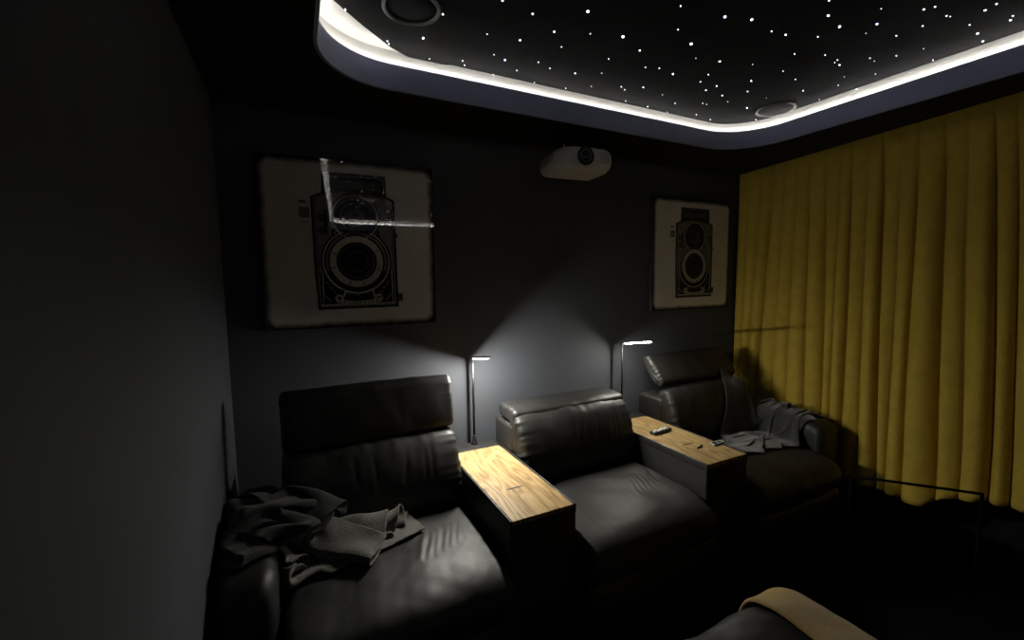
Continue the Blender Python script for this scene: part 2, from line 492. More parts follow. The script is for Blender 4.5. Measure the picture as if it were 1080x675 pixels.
def picture(name, cx, cz, size, label, gloss, tilt=0, yaw=0):
    t = thing(name, label, 'picture', (cx, YB - .001, cz), 'camera prints on the back wall')
    h = size / 2
    d = .028
    bm = bmesh.new(); box(bm, (-h, -d, -h), (h, 0, h), .004, 2)
    fr = obj('backing_board', bm, M_DARKW)
    bm = bmesh.new(); box(bm, (-h + .003, -d - .0015, -h + .003), (h - .003, -d + .002, h - .003))
    cv = obj('canvas', bm, canvas_mat(gloss))
    # printed twin-lens camera, u right / v down in 0..1 of the canvas
    blk, gry, lgt, mid = (ink_mat(n, c, gloss) for n, c in (('ink_black', (.012, .012, .012)), ('ink_grey', (.19, .183, .17)), ('ink_light', (.46, .44, .405)), ('ink_mid', (.07, .068, .064))))
    bm = bmesh.new()
    S = size - .006
    lay = [0]
    def P(u, v): return ((u - .5) * S, -d - .0016 - lay[0] * .00018, (.5 - v) * S)
    def poly(pts, mi):
        f = bm.faces.new([bm.verts.new(P(*p)) for p in pts]); f.material_index = mi
    def L(): lay[0] += 1
    def disc(u, v, r, mi, n=40): poly([(u + r * math.cos(2 * math.pi * k / n), v + r * math.sin(2 * math.pi * k / n)) for k in range(n)], mi)
    def arc(u, v, r0, r1, a0, a1, mi, n=40):
        for k in range(n):
            a, b_ = R_(a0 + (a1 - a0) * k / n), R_(a0 + (a1 - a0) * (k + 1) / n)
            poly([(u + r0 * math.cos(a), v + r0 * math.sin(a)), (u + r1 * math.cos(a), v + r1 * math.sin(a)), (u + r1 * math.cos(b_), v + r1 * math.sin(b_)), (u + r0 * math.cos(b_), v + r0 * math.sin(b_))], mi)
    def rect(u0, v0, u1, v1, mi): poly([(u0, v0), (u1, v0), (u1, v1), (u0, v1)], mi)
    def line(u0, v0, u1, v1, w, mi):
        l = math.hypot(u1 - u0, v1 - v0); nx, ny = -(v1 - v0) / l * w / 2, (u1 - u0) / l * w / 2
        poly([(u0 + nx, v0 + ny), (u1 + nx, v1 + ny), (u1 - nx, v1 - ny), (u0 - nx, v0 - ny)], mi)
    B, G, Lt, Md = 0, 1, 2, 3
    # side knobs
    rect(.205, .245, .245, .262, G); rect(.205, .285, .262, .345, G); rect(.215, .365, .25, .375, Lt)
    rect(.755, .80, .785, .85, Md); rect(.75, .42, .765, .45, G); L()
    # hood
    poly([(.335, .075), (.70, .075), (.705, .195), (.33, .195)], B); L()
    for s in ((.35, .092, .685, .092), (.35, .092, .347, .18), (.685, .092, .69, .18)): line(*s, .005, G)
    rect(.365, .115, .67, .165, Md); L()
    # body silhouette
    shp = lambda e: [(.27 + e, .22 + e * .6), (.33, .195 + e), (.42, .178 + e), (.515, .172 + e), (.61, .178 + e), (.70, .195 + e), (.752 - e, .22 + e * .6), (.755 - e, .66), (.758 - e, .885 - e), (.285 + e, .89 - e), (.275 + e, .66)]
    poly(shp(0), B); L(); poly(shp(.014), G); L(); poly(shp(.020), Md); L(); poly(shp(.026), G); L()
    # lower corner plates
    poly([(.305, .665), (.385, .70), (.45, .80), (.58, .80), (.645, .70), (.73, .665), (.732, .858), (.303, .862)], B); L()
    # vertical panel lines
    for u in (.385, .645):
        line(u, .40, u, .58, .012, B); line(u + (.014 if u < .5 else -.014), .40, u + (.014 if u < .5 else -.014), .55, .005, Lt)
    L()
    # bases of the lenses
    disc(.515, .335, .148, Md); disc(.515, .60, .205, B); L()
    arc(.515, .335, .128, .136, 0, 360, Lt); arc(.515, .60, .188, .196, 0, 360, Lt); L()
    disc(.515, .335, .118, B); arc(.515, .60, .165, .178, -200, 20, G); L()
    arc(.515, .335, .082, .088, 0, 360, Md); disc(.515, .60, .155, Lt); L()
    disc(.515, .335, .06, Md); disc(.515, .60, .118, B); L()
    disc(.50, .325, .035, B); arc(.515, .60, .096, .104, 0, 360, Md); L()
    arc(.515, .60, .06, .066, 0, 360, Md)
    for a in (20, 75, 110, 165, 200, 330):                       # marks on the lens ring
        a = R_(a); c, s = math.cos(a), math.sin(a)
        line(.515 + .124 * c, .60 + .124 * s, .515 + .149 * c, .60 + .149 * s, .010, G)
    L()
    # dials and levers
    for u, v, r in ((.325, .345, .022), (.322, .415, .018), (.705, .345, .024), (.70, .28, .014)):
        disc(u, v, r, B); L(); disc(u, v, r * .6, G); L(); disc(u, v, r * .3, B); L()
    line(.35, .30, .345, .44, .016, B)
    for u in (.405, .635):
        disc(u, .825, .026, Lt); L(); disc(u, .825, .012, B); L()
    line(.445, .775, .43, .81, .010, Lt); line(.60, .775, .61, .81, .010, Lt)
    arc(.515, .44, .402, .425, 72, 108, Lt, 16); L()
    for k in range(10):                                          # illegible engraved name band under the lens
        a = R_(75 + 3.3 * k)
        line(.515 + .407 * math.cos(a), .44 + .407 * math.sin(a), .515 + .420 * math.cos(a), .44 + .420 * math.sin(a), .006, B)
    for k in range(3):
        line(.33 + .02 * k, .72 + .03 * k, .352 + .02 * k, .735 + .03 * k, .007, G)
        line(.705 - .02 * k, .72 + .03 * k, .683 - .02 * k, .735 + .03 * k, .007, G)
    line(.32, .80, .36, .842, .009, G); line(.715, .80, .675, .842, .009, G)
    line(.303, .862, .732, .858, .010, Lt); line(.318, .67, .316, .85, .006, Lt); line(.72, .67, .722, .85, .006, Lt)
    for k in range(5): line(.505 + .01 * math.sin(k), .79 + .004 * k, .525, .79 + .004 * k, .003, G)
    pr = obj('camera_print', bm, None, mats=[blk, gry, lgt, mid], recalc=False)
    for f in pr.data.polygons:
        pass
    bm2 = bmesh.new(); bm2.from_mesh(pr.data)
    for f in bm2.faces:
        f.normal_update()
        if f.normal.y > 0: f.normal_flip()
    bm2.to_mesh(pr.data); bm2.free()
    t.rotation_euler = (R_(tilt), 0, R_(yaw)); t.location.y -= abs(math.sin(R_(yaw))) * h
    for c in (fr, cv, pr): c.parent = t
    return t
picture('framed_picture', .262, 1.672, .775, 'large square camera print hanging above the left recliner, reflecting the light strip', True, 0, -2.5)
picture('framed_picture', 2.545, 1.662, .775, 'square camera print hanging beside the mustard curtain, right of the projector', False)

# ------------------------------------------------------------------ projector
def projector():
    # a white body hung under the soffit, lens towards the room
    t = thing('projector', 'white projector with round black lens hung from the ceiling between the two camera prints', 'projector', (1.47, 2.0, ZS))
    bm = bmesh.new()
    w, dpt, h = .335, .27, .112
    # plan outline with chamfered front corners and rounded rear
    pl = [(-.5, .5), (.5, .5), (.5, -.18), (.44, -.38), (.36, -.47), (.1, -.5), (-.1, -.5), (-.36, -.47), (-.44, -.38), (-.5, -.18)]
    rings = []
    for zz, s in ((-.5, .74), (-.44, .86), (-.30, .95), (-.05, 1.0), (.28, .985), (.42, .95), (.5, .90)):
        rings.append([bm.verts.new((x * w * s, (y + .0) * dpt * (s if zz < 0 else s), zz * h)) for x, y in pl])
    n = len(pl)
    for a, b_ in zip(rings[:-1], rings[1:]):
        for k in range(n):
            l = (k + 1) % n
            bm.faces.new((a[k], a[l], b_[l], b_[k]))
    bm.faces.new(rings[0]); bm.faces.new(rings[-1])
    bmesh.ops.bevel(bm, geom=[e for e in bm.edges], offset=.006, segments=2, profile=.5, affect='EDGES', clamp_overlap=True)
    parts = [obj('body', bm, M_PROJ)]; smooth_angle(parts[0], 35)
    F = Matrix.Translation((-.030, -dpt / 2 + .003, .010)) @ Matrix.Rotation(R_(90), 4, 'X')
    bm = bmesh.new()
    lathe(bm, [(.045, -.012), (.047, .006), (.042, .012), (.037, .010), (.034, .002), (.034, -.01)], F, 40)
    parts.append(obj('lens_ring', bm, M_BLACK, None, True))
    bm = bmesh.new(); lathe(bm, [(.030, .003), (.0335, .006), (.030, .0085), (.027, .006), (.030, .003)], F, 40)
    parts.append(obj('lens_bezel', bm, M_PROJG, None, True))
    bm = bmesh.new(); lathe(bm, [(.034, .001), (.025, .005), (.014, .008), (0, .009)], F, 40)
    parts.append(obj('lens', bm, M_GLASSD, None, True))
    bm = bmesh.new()
    for k in range(5): box(bm, (.052, -dpt / 2 + .002, .030 - k * .011), (.112, -dpt / 2 + .03, .034 - k * .011))
    parts.append(obj('vent_grille', bm, M_PROJG))
    for x in (-.130, .105):
        bm = bmesh.new(); cyl(bm, (x, -.085, h / 2 - .004), (x, -.085, h / 2 + .014), .005, .004, 16)
        parts.append(obj('adjuster', bm, M_PROJ))
    bm = bmesh.new(); box(bm, (-.06, -.03, h / 2 - .012), (.06, .09, h / 2 + .012), .003); cyl(bm, (0, .03, h / 2), (0, .03, ZS - 2.117 + .0), .02, .02, 20)
    box(bm, (-.07, -.04, ZS - 2.117 - .012), (.07, .10, ZS - 2.117), .002)
    parts.append(obj('ceiling_bracket', bm, M_BLACK))
    for p in parts: p.parent = t; p.location = (0, 0, 2.117 - ZS)
    t.rotation_euler = (0, 0, R_(-5))
    t.location = (1.405, 1.985, ZS)
    return t
projector()

# ------------------------------------------------------------------ upholstery helpers
def catmull(pts, per=8, closed=True):
    out = []
    n = len(pts)
    for i in range(n):
        p0, p1, p2, p3 = (np.array(pts[(i + k - 1) % n], float) for k in range(4))
        for j in range(per):
            t = j / per
            out.append(.5 * ((2 * p1) + (-p0 + p2) * t + (2 * p0 - 5 * p1 + 4 * p2 - p3) * t * t + (-p0 + 3 * p1 - 3 * p2 + p3) * t ** 3))
    return np.array(out)

def resample(P, n):
    Q = np.vstack([P, P[:1]])
    s = np.concatenate([[0], np.cumsum(np.linalg.norm(np.diff(Q, axis=0), axis=1))])
    u = np.linspace(0, s[-1], n, endpoint=False)
    return np.stack([np.interp(u, s, Q[:, k]) for k in range(2)], 1)

def cushion(name, x0, x1, prof, r, parent, wr=None, nprof=110, nx=64, mat=None, per=6, crown=.0):
    """closed (y, z) outline carried along x, its end edges rounded by r, then wrinkled along the normal by wr(x, y, z)"""
    P = resample(catmull(prof, per), nprof)
    area = .5 * np.sum(P[:, 0] * np.roll(P[:, 1], -1) - np.roll(P[:, 0], -1) * P[:, 1])
    if area < 0: P = P[::-1]
    T = np.roll(P, -1, 0) - np.roll(P, 1, 0)
    T /= np.linalg.norm(T, axis=1)[:, None]
    Nn = np.stack([T[:, 1], -T[:, 0]], 1)          # outward for counter-clockwise
    C = P.mean(0)
    w = x1 - x0
    ev_, ax_ = np.linalg.eigh(np.cov((P - C).T))
    loc = (P - C) @ ax_
    mid_ = (loc.max(0) + loc.min(0)) / 2; half_ = (loc.max(0) - loc.min(0)) / 2
    def inset(ins):                                 # shrink along the section's own two axes
        return C + ((loc - mid_) * ((half_ - ins) / half_) + mid_) @ ax_.T
    ts = []
    m = 9
    for k in range(m): ts.append((r * (1 - math.cos(math.pi / 2 * k / m)), r * (1 - math.sin(math.pi / 2 * k / m))))
    mid = np.linspace(r, w - r, nx)
    ts += [(float(v), 0.0) for v in mid]
    for k in range(m - 1, -1, -1): ts.append((w - r * (1 - math.cos(math.pi / 2 * k / m)), r * (1 - math.sin(math.pi / 2 * k / m))))
    bm = bmesh.new()
    rings = []
    for tx, ins in ts:
        s = (tx - w / 2) / (w / 2)
        cr = crown * (1 - s * s)
        Q = inset(ins) + Nn * cr
        rings.append([bm.verts.new((x0 + tx, q[0], q[1])) for q in Q])
    for a, b_ in zip(rings[:-1], rings[1:]):
        for k in range(nprof):
            l = (k + 1) % nprof
            bm.faces.new((a[k], b_[k], b_[l], a[l]))
    for ring, sg in ((rings[0], -1), (rings[-1], 1)):
        prev = ring
        for f in (.66, .33):
            cur = []
            for v in prev if f == .66 else ring:
                y = C[0] + (v.co.y - C[0]) * f; z = C[1] + (v.co.z - C[1]) * f
                cur.append(bm.verts.new((v.co.x + sg * .0, y, z)))
            for k in range(nprof):
                l = (k + 1) % nprof
                bm.faces.new((prev[k], prev[l], cur[l], cur[k]))
            if f == .66: prev = cur
            else:
                cv = bm.verts.new((ring[0].co.x, C[0], C[1]))
                for k in range(nprof): bm.faces.new((cur[k], cur[(k + 1) % nprof], cv))
            if f == .66: ring = cur; 
    bmesh.ops.recalc_face_normals(bm, faces=bm.faces)
    bm.normal_update()
    if wr:
        co = np.array([v.co for v in bm.verts]); no = np.array([v.normal for v in bm.verts])
        d = wr(co[:, 0], co[:, 1], co[:, 2])
        co2 = co + no * d[:, None]
        for v, c in zip(bm.verts, co2): v.co = c
    return obj(name, bm, mat or M_LEATHER, parent, True, recalc=False)

class Waves:
    """smooth pseudo-random ripples"""
    def __init__(s, seed, n, lam0, lam1, amp):
        g = np.random.default_rng(seed)
        th = g.uniform(0, math.pi, n); ph = g.uniform(-.6, .6, n)
        lam = g.uniform(lam0, lam1, n)
        k = 2 * math.pi / lam
        s.K = np.stack([k * np.cos(th) * np.cos(ph), k * np.sin(th) * np.cos(ph), k * np.sin(ph)], 1)
        s.p = g.uniform(0, 6.28, n); s.a = amp / math.sqrt(n)
    def __call__(s, x, y, z):
        return s.a * np.sin(np.stack([x, y, z], -1) @ s.K.T + s.p).sum(-1)

def crease(x, y, a, b, w, depth, taper=True):
    """ridge along a segment in a plane; returns height"""
    a, b = np.array(a), np.array(b)
    d = b - a; L = np.linalg.norm(d); d = d / L
    nrm = np.array([-d[1], d[0]])
    u = (x - a[0]) * d[0] + (y - a[1]) * d[1]
    v = (x - a[0]) * nrm[0] + (y - a[1]) * nrm[1]
    t = np.clip(u / L, 0, 1)
    env = np.sin(np.pi * t) ** .7 * ((u > 0) & (u < L))
    return depth * env * np.exp(-(v / w) ** 2)

def edge_puckers(coord, dist, lam, amp, fall, seed):
    """ripples running away from a seam: coord along the seam, dist from it"""
    g = np.random.default_rng(seed)
    s = np.zeros_like(coord)
    for k in range(5):
        s += np.sin(coord * 2 * math.pi / (lam * g.uniform(.6, 1.7)) + g.uniform(0, 6.28)) * g.uniform(.4, 1)
    return amp * s / 2 * np.exp(-np.clip(dist, 0, None) / fall)

CONS = []
COLL = []       # things that cloth can lie on

def rbox_obj(name, lo, hi, bev, parent, mat=None, seg=4):
    bm = bmesh.new(); box(bm, lo, hi, bev, seg)
    o = obj(name, bm, mat or M_LEATHER, parent); smooth_angle(o, 50)
    return o

def seat(name, x0, x1, label, head, arm=None, seed=1):
    t = thing(name, label, 'recliner', ((x0 + x1) / 2, 1.7, 0), 'black leather cinema recliners')
    ripple = Waves(seed, 9, .12, .30, .0022)
    rfine = Waves(seed + 50, 8, .04, .10, .0006)
    bx0, bx1 = (x0, x1); x0, x1 = x0 + .002, x1 - .002
    # plinth and frame
    f1 = rbox_obj('base_frame', (bx0 + .004, 1.33, .03), (bx1 - .004, 2.08, .30), .012, t)
    f2 = rbox_obj('back_frame', (bx0 + .002, 1.93, .28), (bx1 - .002, 2.135, .752), .018, t)
    # leg rest panel folded under the seat front
    f3 = cushion('leg_rest', bx0 + .008, bx1 - .008, [(1.32, .06), (1.275, .10), (1.262, .20), (1.272, .29), (1.33, .31), (1.36, .2)], .02, t, lambda x, y, z: rfine(x, y, z), 60, 30)
    def wr_seat(x, y, z):
        top = np.clip((z - .40) / .06, 0, 1)
        u = (x - x0) / (x1 - x0)
        d = ripple(x, y, z) * 1.1 + rfine(x, y, z) * .9
        # crowned centre and puckers at the back seam and the side seams
        d += edge_puckers(x, 1.84 - y, .06, .0022, .05, seed) * top
        d += edge_puckers(y, np.minimum(x - x0, x1 - x), .07, .0018, .03, seed + 3) * top
        g = np.random.default_rng(seed + 9)
        for k in range(6):
            uu = .62 + .045 * k; yy = 1.55 + .012 * k
            ax = x0 + uu * (x1 - x0)
            d += crease(x, y, (ax - .02, yy - .09), (ax + .05, yy + .07 + g.uniform(0, .03)), .009, .0040) * top
            d -= crease(x, y, (ax - .005, yy - .09), (ax + .065, yy + .07), .009, .0028) * top
        return d
    sc = cushion('seat_cushion', bx0 + .008, bx1 - .008,
                 [(1.29, .31), (1.262, .34), (1.255, .39), (1.28, .435), (1.34, .462), (1.45, .476), (1.60, .480), (1.75, .472), (1.86, .455), (1.90, .40), (1.89, .33), (1.7, .31), (1.5, .305)], .035, t, wr_seat, 150, 80, crown=.012)
    def wr_back(x, y, z):
        front = np.clip((1.90 - y) / .04, 0, 1)
        d = ripple(x, y, z) + rfine(x, y, z) * .8
        e = np.minimum(x - x0, x1 - x)
        d += edge_puckers(z * .9 + y * .4, e, .045, .0032, .04, seed + 5)
        d += edge_puckers(x, .81 - z, .07, .0014, .03, seed + 6)
        g = np.random.default_rng(seed + 11)
        for k in range(5):
            xx = x0 + (.40 + .11 * k) * (x1 - x0) + g.uniform(-.03, .03)
            d -= crease(x, z, (xx, .63 + g.uniform(-.02, .02)), (xx + g.uniform(-.02, .03), .78), .008, .0030) * front
        return d
    bk = cushion('backrest', bx0 + .008, bx1 - .008,
                 [(1.865, .435), (1.815, .50), (1.800, .58), (1.822, .68), (1.862, .765), (1.905, .806), (1.955, .805), (1.985, .77), (1.99, .62), (1.965, .45), (1.92, .425)], .034, t, wr_back, 140, 76, crown=.010)
    # headrest: a thick pad hinged at the top of the back
    th = .082
    hy, hz, ang, ln = head
    ca, sa = math.cos(R_(ang)), math.sin(R_(ang))
    def hp(u, v): return (hy + u * ca - v * sa * -1 * 0 - v * sa, hz + u * sa + v * ca)
    # u along the pad from the hinge, v across (front / upper face positive)
    pr = [hp(u, v) for u, v in ((.0, -.010), (.004, .026), (.03, .040), (ln * .35, .043), (ln * .75, .040), (ln - .02, .034), (ln, .010), (ln - .008, -.024), (ln * .7, -.036), (ln * .3, -.038), (.03, -.034))]
    def wr_head(x, y, z):
        e = np.minimum(x - x0, x1 - x)
        uu = (y - hy) * ca + (z - hz) * sa
        return ripple(x, y, z) * .6 + rfine(x, y, z) * .6 + edge_puckers(uu, e, .04, .0026, .03, seed + 8) + edge_puckers(x, uu, .08, .0008, .03, seed + 12)
    hd = cushion('headrest', bx0 + .010, bx1 - .010, pr, .022, t, wr_head, 110, 70, crown=.005)
    cols = [sc, bk, hd, f1, f2, f3]
    if arm:
        a0, a1 = arm
        pa = [(1.43, .05), (1.395, .12), (1.385, .40), (1.392, .56), (1.425, .608), (1.50, .622), (1.75, .626), (2.02, .626), (2.10, .60), (2.12, .4), (2.11, .1), (2.06, .04), (1.7, .035)]
        def wr_arm(x, y, z): return ripple(x, y, z) * .6 + rfine(x, y, z) * .7 + edge_puckers(y, np.minimum(x - a0, a1 - x), .07, .002, .03, seed + 14)
        ar = cushion('armrest', a0, a1, pa, .045, t, wr_arm, 130, 30, crown=.006)
        cols.append(ar)
    COLL.append(cols)
    return t

XS = (-.088, .655, .955, 1.695, 1.998, 2.725)
seat('recliner', XS[0], XS[1], 'black leather recliner nearest the left wall, with upright headrest and grey throw', (1.930, .812, 81, .243), (-.262, -.094), 1)
seat('recliner', XS[2], XS[3], 'black leather recliner in the middle, between the two oak-topped consoles, headrest folded flat', (1.905, .792, 3, .205), None, 2)
seat('recliner', XS[4], XS[5], 'black leather recliner beside the mustard curtain, headrest leaning backwards', (1.955, .828, 48, .222), (2.729, 2.925), 3)

# ------------------------------------------------------------------ consoles
def console(x0, x1, label, z=.62):
    t = thing('console_table', label, 'console', ((x0 + x1) / 2, 1.74, 0), 'oak-topped consoles between the recliners')
    y0, y1 = 1.345, 2.145
    rim = .012
    bm = bmesh.new(); box(bm, (x0 + .002, y0, .03), (x1 - .002, y1, z - .022), .010, 4)
    # raised leather rim: two sides, front edge is open, rear ledge
    box(bm, (x0 + .002, y0, z - .04), (x0 + rim, y1, z + .001), .004, 3)
    box(bm, (x1 - rim, y0, z - .04), (x1 - .002, y1, z + .001), .004, 3)
    box(bm, (x0 + rim, 2.045, z - .04), (x1 - rim, y1, z + .001), .004, 3)
    body = obj('body', bm, M_LEATHER, t); smooth_angle(body, 40); CONS.append(body)
    bm = bmesh.new(); box(bm, (x0 + rim + .0015, y0 + .002, z - .02), (x1 - rim - .0015, 2.0435, z - .001), .0025, 2)
    obj('wood_top', bm, M_WOOD, t)
    cx = (x0 + x1) / 2
    bm = bmesh.new()
    # finger slot: a thin dark lens shape lying in the lid
    n = 14
    pts = [(cx - .012 + .042 * math.cos(a), 1.575 + .0055 * math.sin(a)) for a in (2 * math.pi * k / n for k in range(n))]
    lo = [bm.verts.new((*p, z - .003)) for p in pts]; hi = [bm.verts.new((*p, z - .0006)) for p in pts]
    bm.faces.new(hi); bm.faces.new(lo)
    for k in range(n): bm.faces.new((lo[k], lo[(k + 1) % n], hi[(k + 1) % n], hi[k]))
    obj('finger_slot', bm, M_BLACK, t)
    bm = bmesh.new()
    lathe(bm, [(.020, -.001), (.020, .0008), (.017, .0008), (.017, -.001)], Matrix.Translation((cx - .005, 1.485, z - .001)), 32)
    lathe(bm, [(.008, -.001), (.008, .0008), (.006, .0008), (.006, -.001)], Matrix.Translation((cx - .005, 1.485, z - .001)), 24)
    obj('charger_mark', bm, M_WOODL, t)
    return t
M_WOODL = simple('engraved_wood', (.62, .48, .28), .6)
console(.657, .953, 'black console with brightly lit empty oak top, between left and middle recliners')
console(1.697, 1.996, 'black console with dimmer oak top carrying a remote control, right of the middle recliner')

# ------------------------------------------------------------------ reading lamps
def lamp(x, y, z0, label, mat, yaw=0, roll=-12):
    t = thing('reading_lamp', label, 'reading lamp', (x, y, z0), 'slim reading lamps on the consoles')
    parts = []
    bm = bmesh.new(); lathe(bm, [(0, 0), (.018, 0), (.018, .006), (.012, .010), (.0085, .045), (.0065, .05), (0, .05)], Matrix.Identity(4), 24)
    parts.append(obj('base', bm, M_BLKMET, None, True))
    bm = bmesh.new(); cyl(bm, (0, 0, .045), (0, 0, .468), .0062, .0058, 16)
    parts.append(obj('pole', bm, M_BLKMET, None, True))
    T = Matrix.Translation((0, 0, .470)) @ Matrix.Rotation(R_(yaw), 4, 'Z') @ Matrix.Rotation(R_(-9.5), 4, 'X') @ Matrix.Rotation(R_(roll), 4, 'Y')
    bm = bmesh.new()
    box(bm, (-.0135, -.262, .0), (.0135, .016, .006), .002, 2)
    # hinge and end knob
    cyl(bm, (0, .0, -.012), (0, .0, .002), .009, .009, 16)
    cyl(bm, (0, -.262, .003), (0, -.282, .003), .005, .003, 12)
    h = obj('head', bm, M_BLKMET); h.data.transform(T); parts.append(h)
    bm = bmesh.new(); box(bm, (-.0062, -.245, -.0044), (.0062, -.030, .001), .0018, 2)
    d = obj('diffuser', bm, mat); d.data.transform(T)
    tag(d, 'glowing white light bar')
    for p in parts: p.parent = t
    d.parent = h
    return t
lamp(.826, 2.115, .621, 'thin black reading lamp with bright light bar, left of the middle recliner', M_LAMP1, -5)
lamp(1.845, 2.115, .621, 'thin black reading lamp with dimmer light bar, nearer the mustard curtain', M_LAMP2, 0, 8)

# ------------------------------------------------------------------ small things on the right console
def z_at(px, py, z=.62): return at_z(px, py, z)
def remote():
    p = z_at(697, 456)
    q0, q1 = z_at(686, 459), z_at(710, 451.5)
    ang = math.atan2(q1.y - q0.y, q1.x - q0.x)
    t = thing('remote_control', 'black remote control with white buttons lying on the dimmer oak console top', 'remote control', (p.x, p.y, .6195))
    bm = bmesh.new(); box(bm, (-.075, -.021, 0), (.075, .021, .017), .006, 3)
    a = obj('body', bm, M_BLACK); smooth_angle(a, 40)
    parts = [a]
    g = random.Random(3)
    for i, (u, v, r) in enumerate([(-.058, 0, .007), (-.034, .007, .008), (-.034, -.007, .006), (-.010, 0, .012), (.016, .006, .0085), (.018, -.008, .006), (.043, .004, .010), (.045, -.009, .005)]):
        bm = bmesh.new(); lathe(bm, [(r, 0), (r, .003), (r * .7, .0045), (0, .0045)], Matrix.Translation((u, v, .0165)), 20)
        parts.append(obj('button', bm, M_RED, None, True))
    for o in parts: o.parent = t
    t.rotation_euler = (0, 0, ang)
remote()
def small_device():
    p = z_at(756, 468)
    q0, q1 = z_at(747, 471), z_at(764, 466)
    ang = math.atan2(q1.y - q0.y, q1.x - q0.x)
    t = thing('small_remote', 'small grey remote lying near the front of the dimmer oak console top', 'remote control', (p.x, p.y, .6195))
    bm = bmesh.new(); box(bm, (-.042, -.017, 0), (.050, .017, .009), .003, 3)
    a = obj('body', bm, M_PROJG); smooth_angle(a, 40)
    bm = bmesh.new(); lathe(bm, [(.013, 0), (.013, .002), (.010, .003), (0, .003)], Matrix.Translation((-.020, 0, .0085)), 24)
    b_ = obj('dial', bm, M_BLACK, None, True)
    bm = bmesh.new(); box(bm, (.005, -.008, .0085), (.03, .008, .0105), .001)
    c = obj('button', bm, M_BLACK)
    for o in (a, b_, c): o.parent = t
    t.rotation_euler = (0, 0, ang)
    p = z_at(737.5, 472)
    bm = bmesh.new()
    cyl(bm, (p.x - .02, p.y - .006, .6235), (p.x + .022, p.y + .006, .6235), .004, .003, 12)
    lathe(bm, [(0, -.004), (.006, -.003), (.006, .003), (0, .004)], Matrix.Translation((p.x + .024, p.y + .0065, .6235)) @ Matrix.Rotation(R_(90), 4, 'Y'), 12)
    tag(obj('stylus', bm, M_BLACK, None, True), 'tiny black stick lying beside the small grey remote', 'stylus')
small_device()

# ------------------------------------------------------------------ curtain
PLEATS = [(2.141, 2.156, .5), (2.042, 2.105, .55), (1.944, 2.035, 1), (1.864, 1.885, .5), (1.792, 1.769, .4), (1.698, 1.656, .7), (1.609, 1.554, .9), (1.518, 1.498, .5), (1.458, 1.433, .85), (1.369, 1.345, .5), (1.303, 1.244, 1), (1.222, 1.177, .4), (1.142, 1.11, .7), (1.039, .963, 1), (.95, .879, .4), (.867, .764, 1), (.795, .685, .6)]
def curtain():
    # each pleat is a deep narrow groove between rounded folds; (y at the heading, y at the hem, depth)
    g = np.random.default_rng(5)
    pl = [(2.215, 2.225, .2)] + list(PLEATS)
    yt, yb = pl[-1][0], pl[-1][1]
    while yt > -.30:
        d = g.uniform(.07, .13); yt -= d; yb -= d * g.uniform(.85, 1.1)
        pl.append((yt, yb, g.choice([.4, .6, 1.0, .8])))
    per, mz = 16, 80
    yk = np.array([p[0] for p in pl]); yh = np.array([p[1] for p in pl]); wk = np.array([p[2] for p in pl])
    bm = bmesh.new()
    rows = []
    u = np.arange(per) / per
    nseg = len(pl) - 1
    wob = g.uniform(-1, 1, (len(pl), 3))
    for j in range(mz + 1):
        t = j / mz
        yy = yk + (yh - yk) * t + .010 * np.sin(t * 4 + wob[:, 0] * 3) * t
        dep = np.interp(t, [0, .035, .07, .2, .6, 1], [.003, .005, .020, .050, .072, .076]) * wk ** 1.5
        lift = np.interp(t, [0, .05, .2, .6, 1], [.003, .006, .012, .018, .022])
        xs, ys = [], []
        for k in range(nseg):
            gap = yy[k] - yy[k + 1]
            lv = -(dep[k] * (1 - u) + dep[k + 1] * u)
            pk = lift * min(1.4, gap / .09) * (1 + .4 * wob[k, 1])
            # grooves lean: the near side of a fold is steeper
            uu = u ** (1 + .25 * wob[k, 2])
            sh = np.sin(math.pi * uu) ** .45
            xs.append(-(lv + (pk - lv) * sh)); ys.append(yy[k] - gap * u)
        x = np.concatenate(xs + [[dep[-1]]]); y = np.concatenate(ys + [[yy[-1]]])
        hem = np.interp(y, [-.4, .5, .75, .92, 1.0, 1.10, 1.4, 2.2], [.42, .425, .40, .345, .262, .25, .245, .24])
        top = 2.335
        z = top + (hem - top) * t
        flare = -.03 * np.clip((t - .8) / .2, 0, 1) ** 2 * np.clip((1.2 - y) / .2, 0, 1)
        base = 3.045 - np.minimum(2.2 - y, 1.5) * .035
        X = base + x + flare + .003 * np.sin(y * 55 + t * 9) * t
        rows.append([bm.verts.new((float(X[i]), float(min(y[i], 2.205)), float(z[i]))) for i in range(len(X))])
    n = len(rows[0])
    for r0, r1 in zip(rows[:-1], rows[1:]):
        for i in range(n - 1): bm.faces.new((r0[i], r0[i + 1], r1[i + 1], r1[i]))
    o = obj('curtain', bm, M_CURT, None, True)
    sd = o.modifiers.new('thick', 'SOLIDIFY'); sd.thickness = .003; sd.offset = 0
    tag(o, 'long pleated mustard yellow curtain covering the right wall', 'curtain')
curtain()
# black tube stand in front of the curtain hem
def tube_path(bm, pts, r, n=10):
    for a, b_ in zip(pts[:-1], pts[1:]): cyl(bm, a, b_, r, r, n)
    for p in pts: bmesh.ops.create_icosphere(bm, subdivisions=2, radius=r, matrix=Matrix.Translation(p))

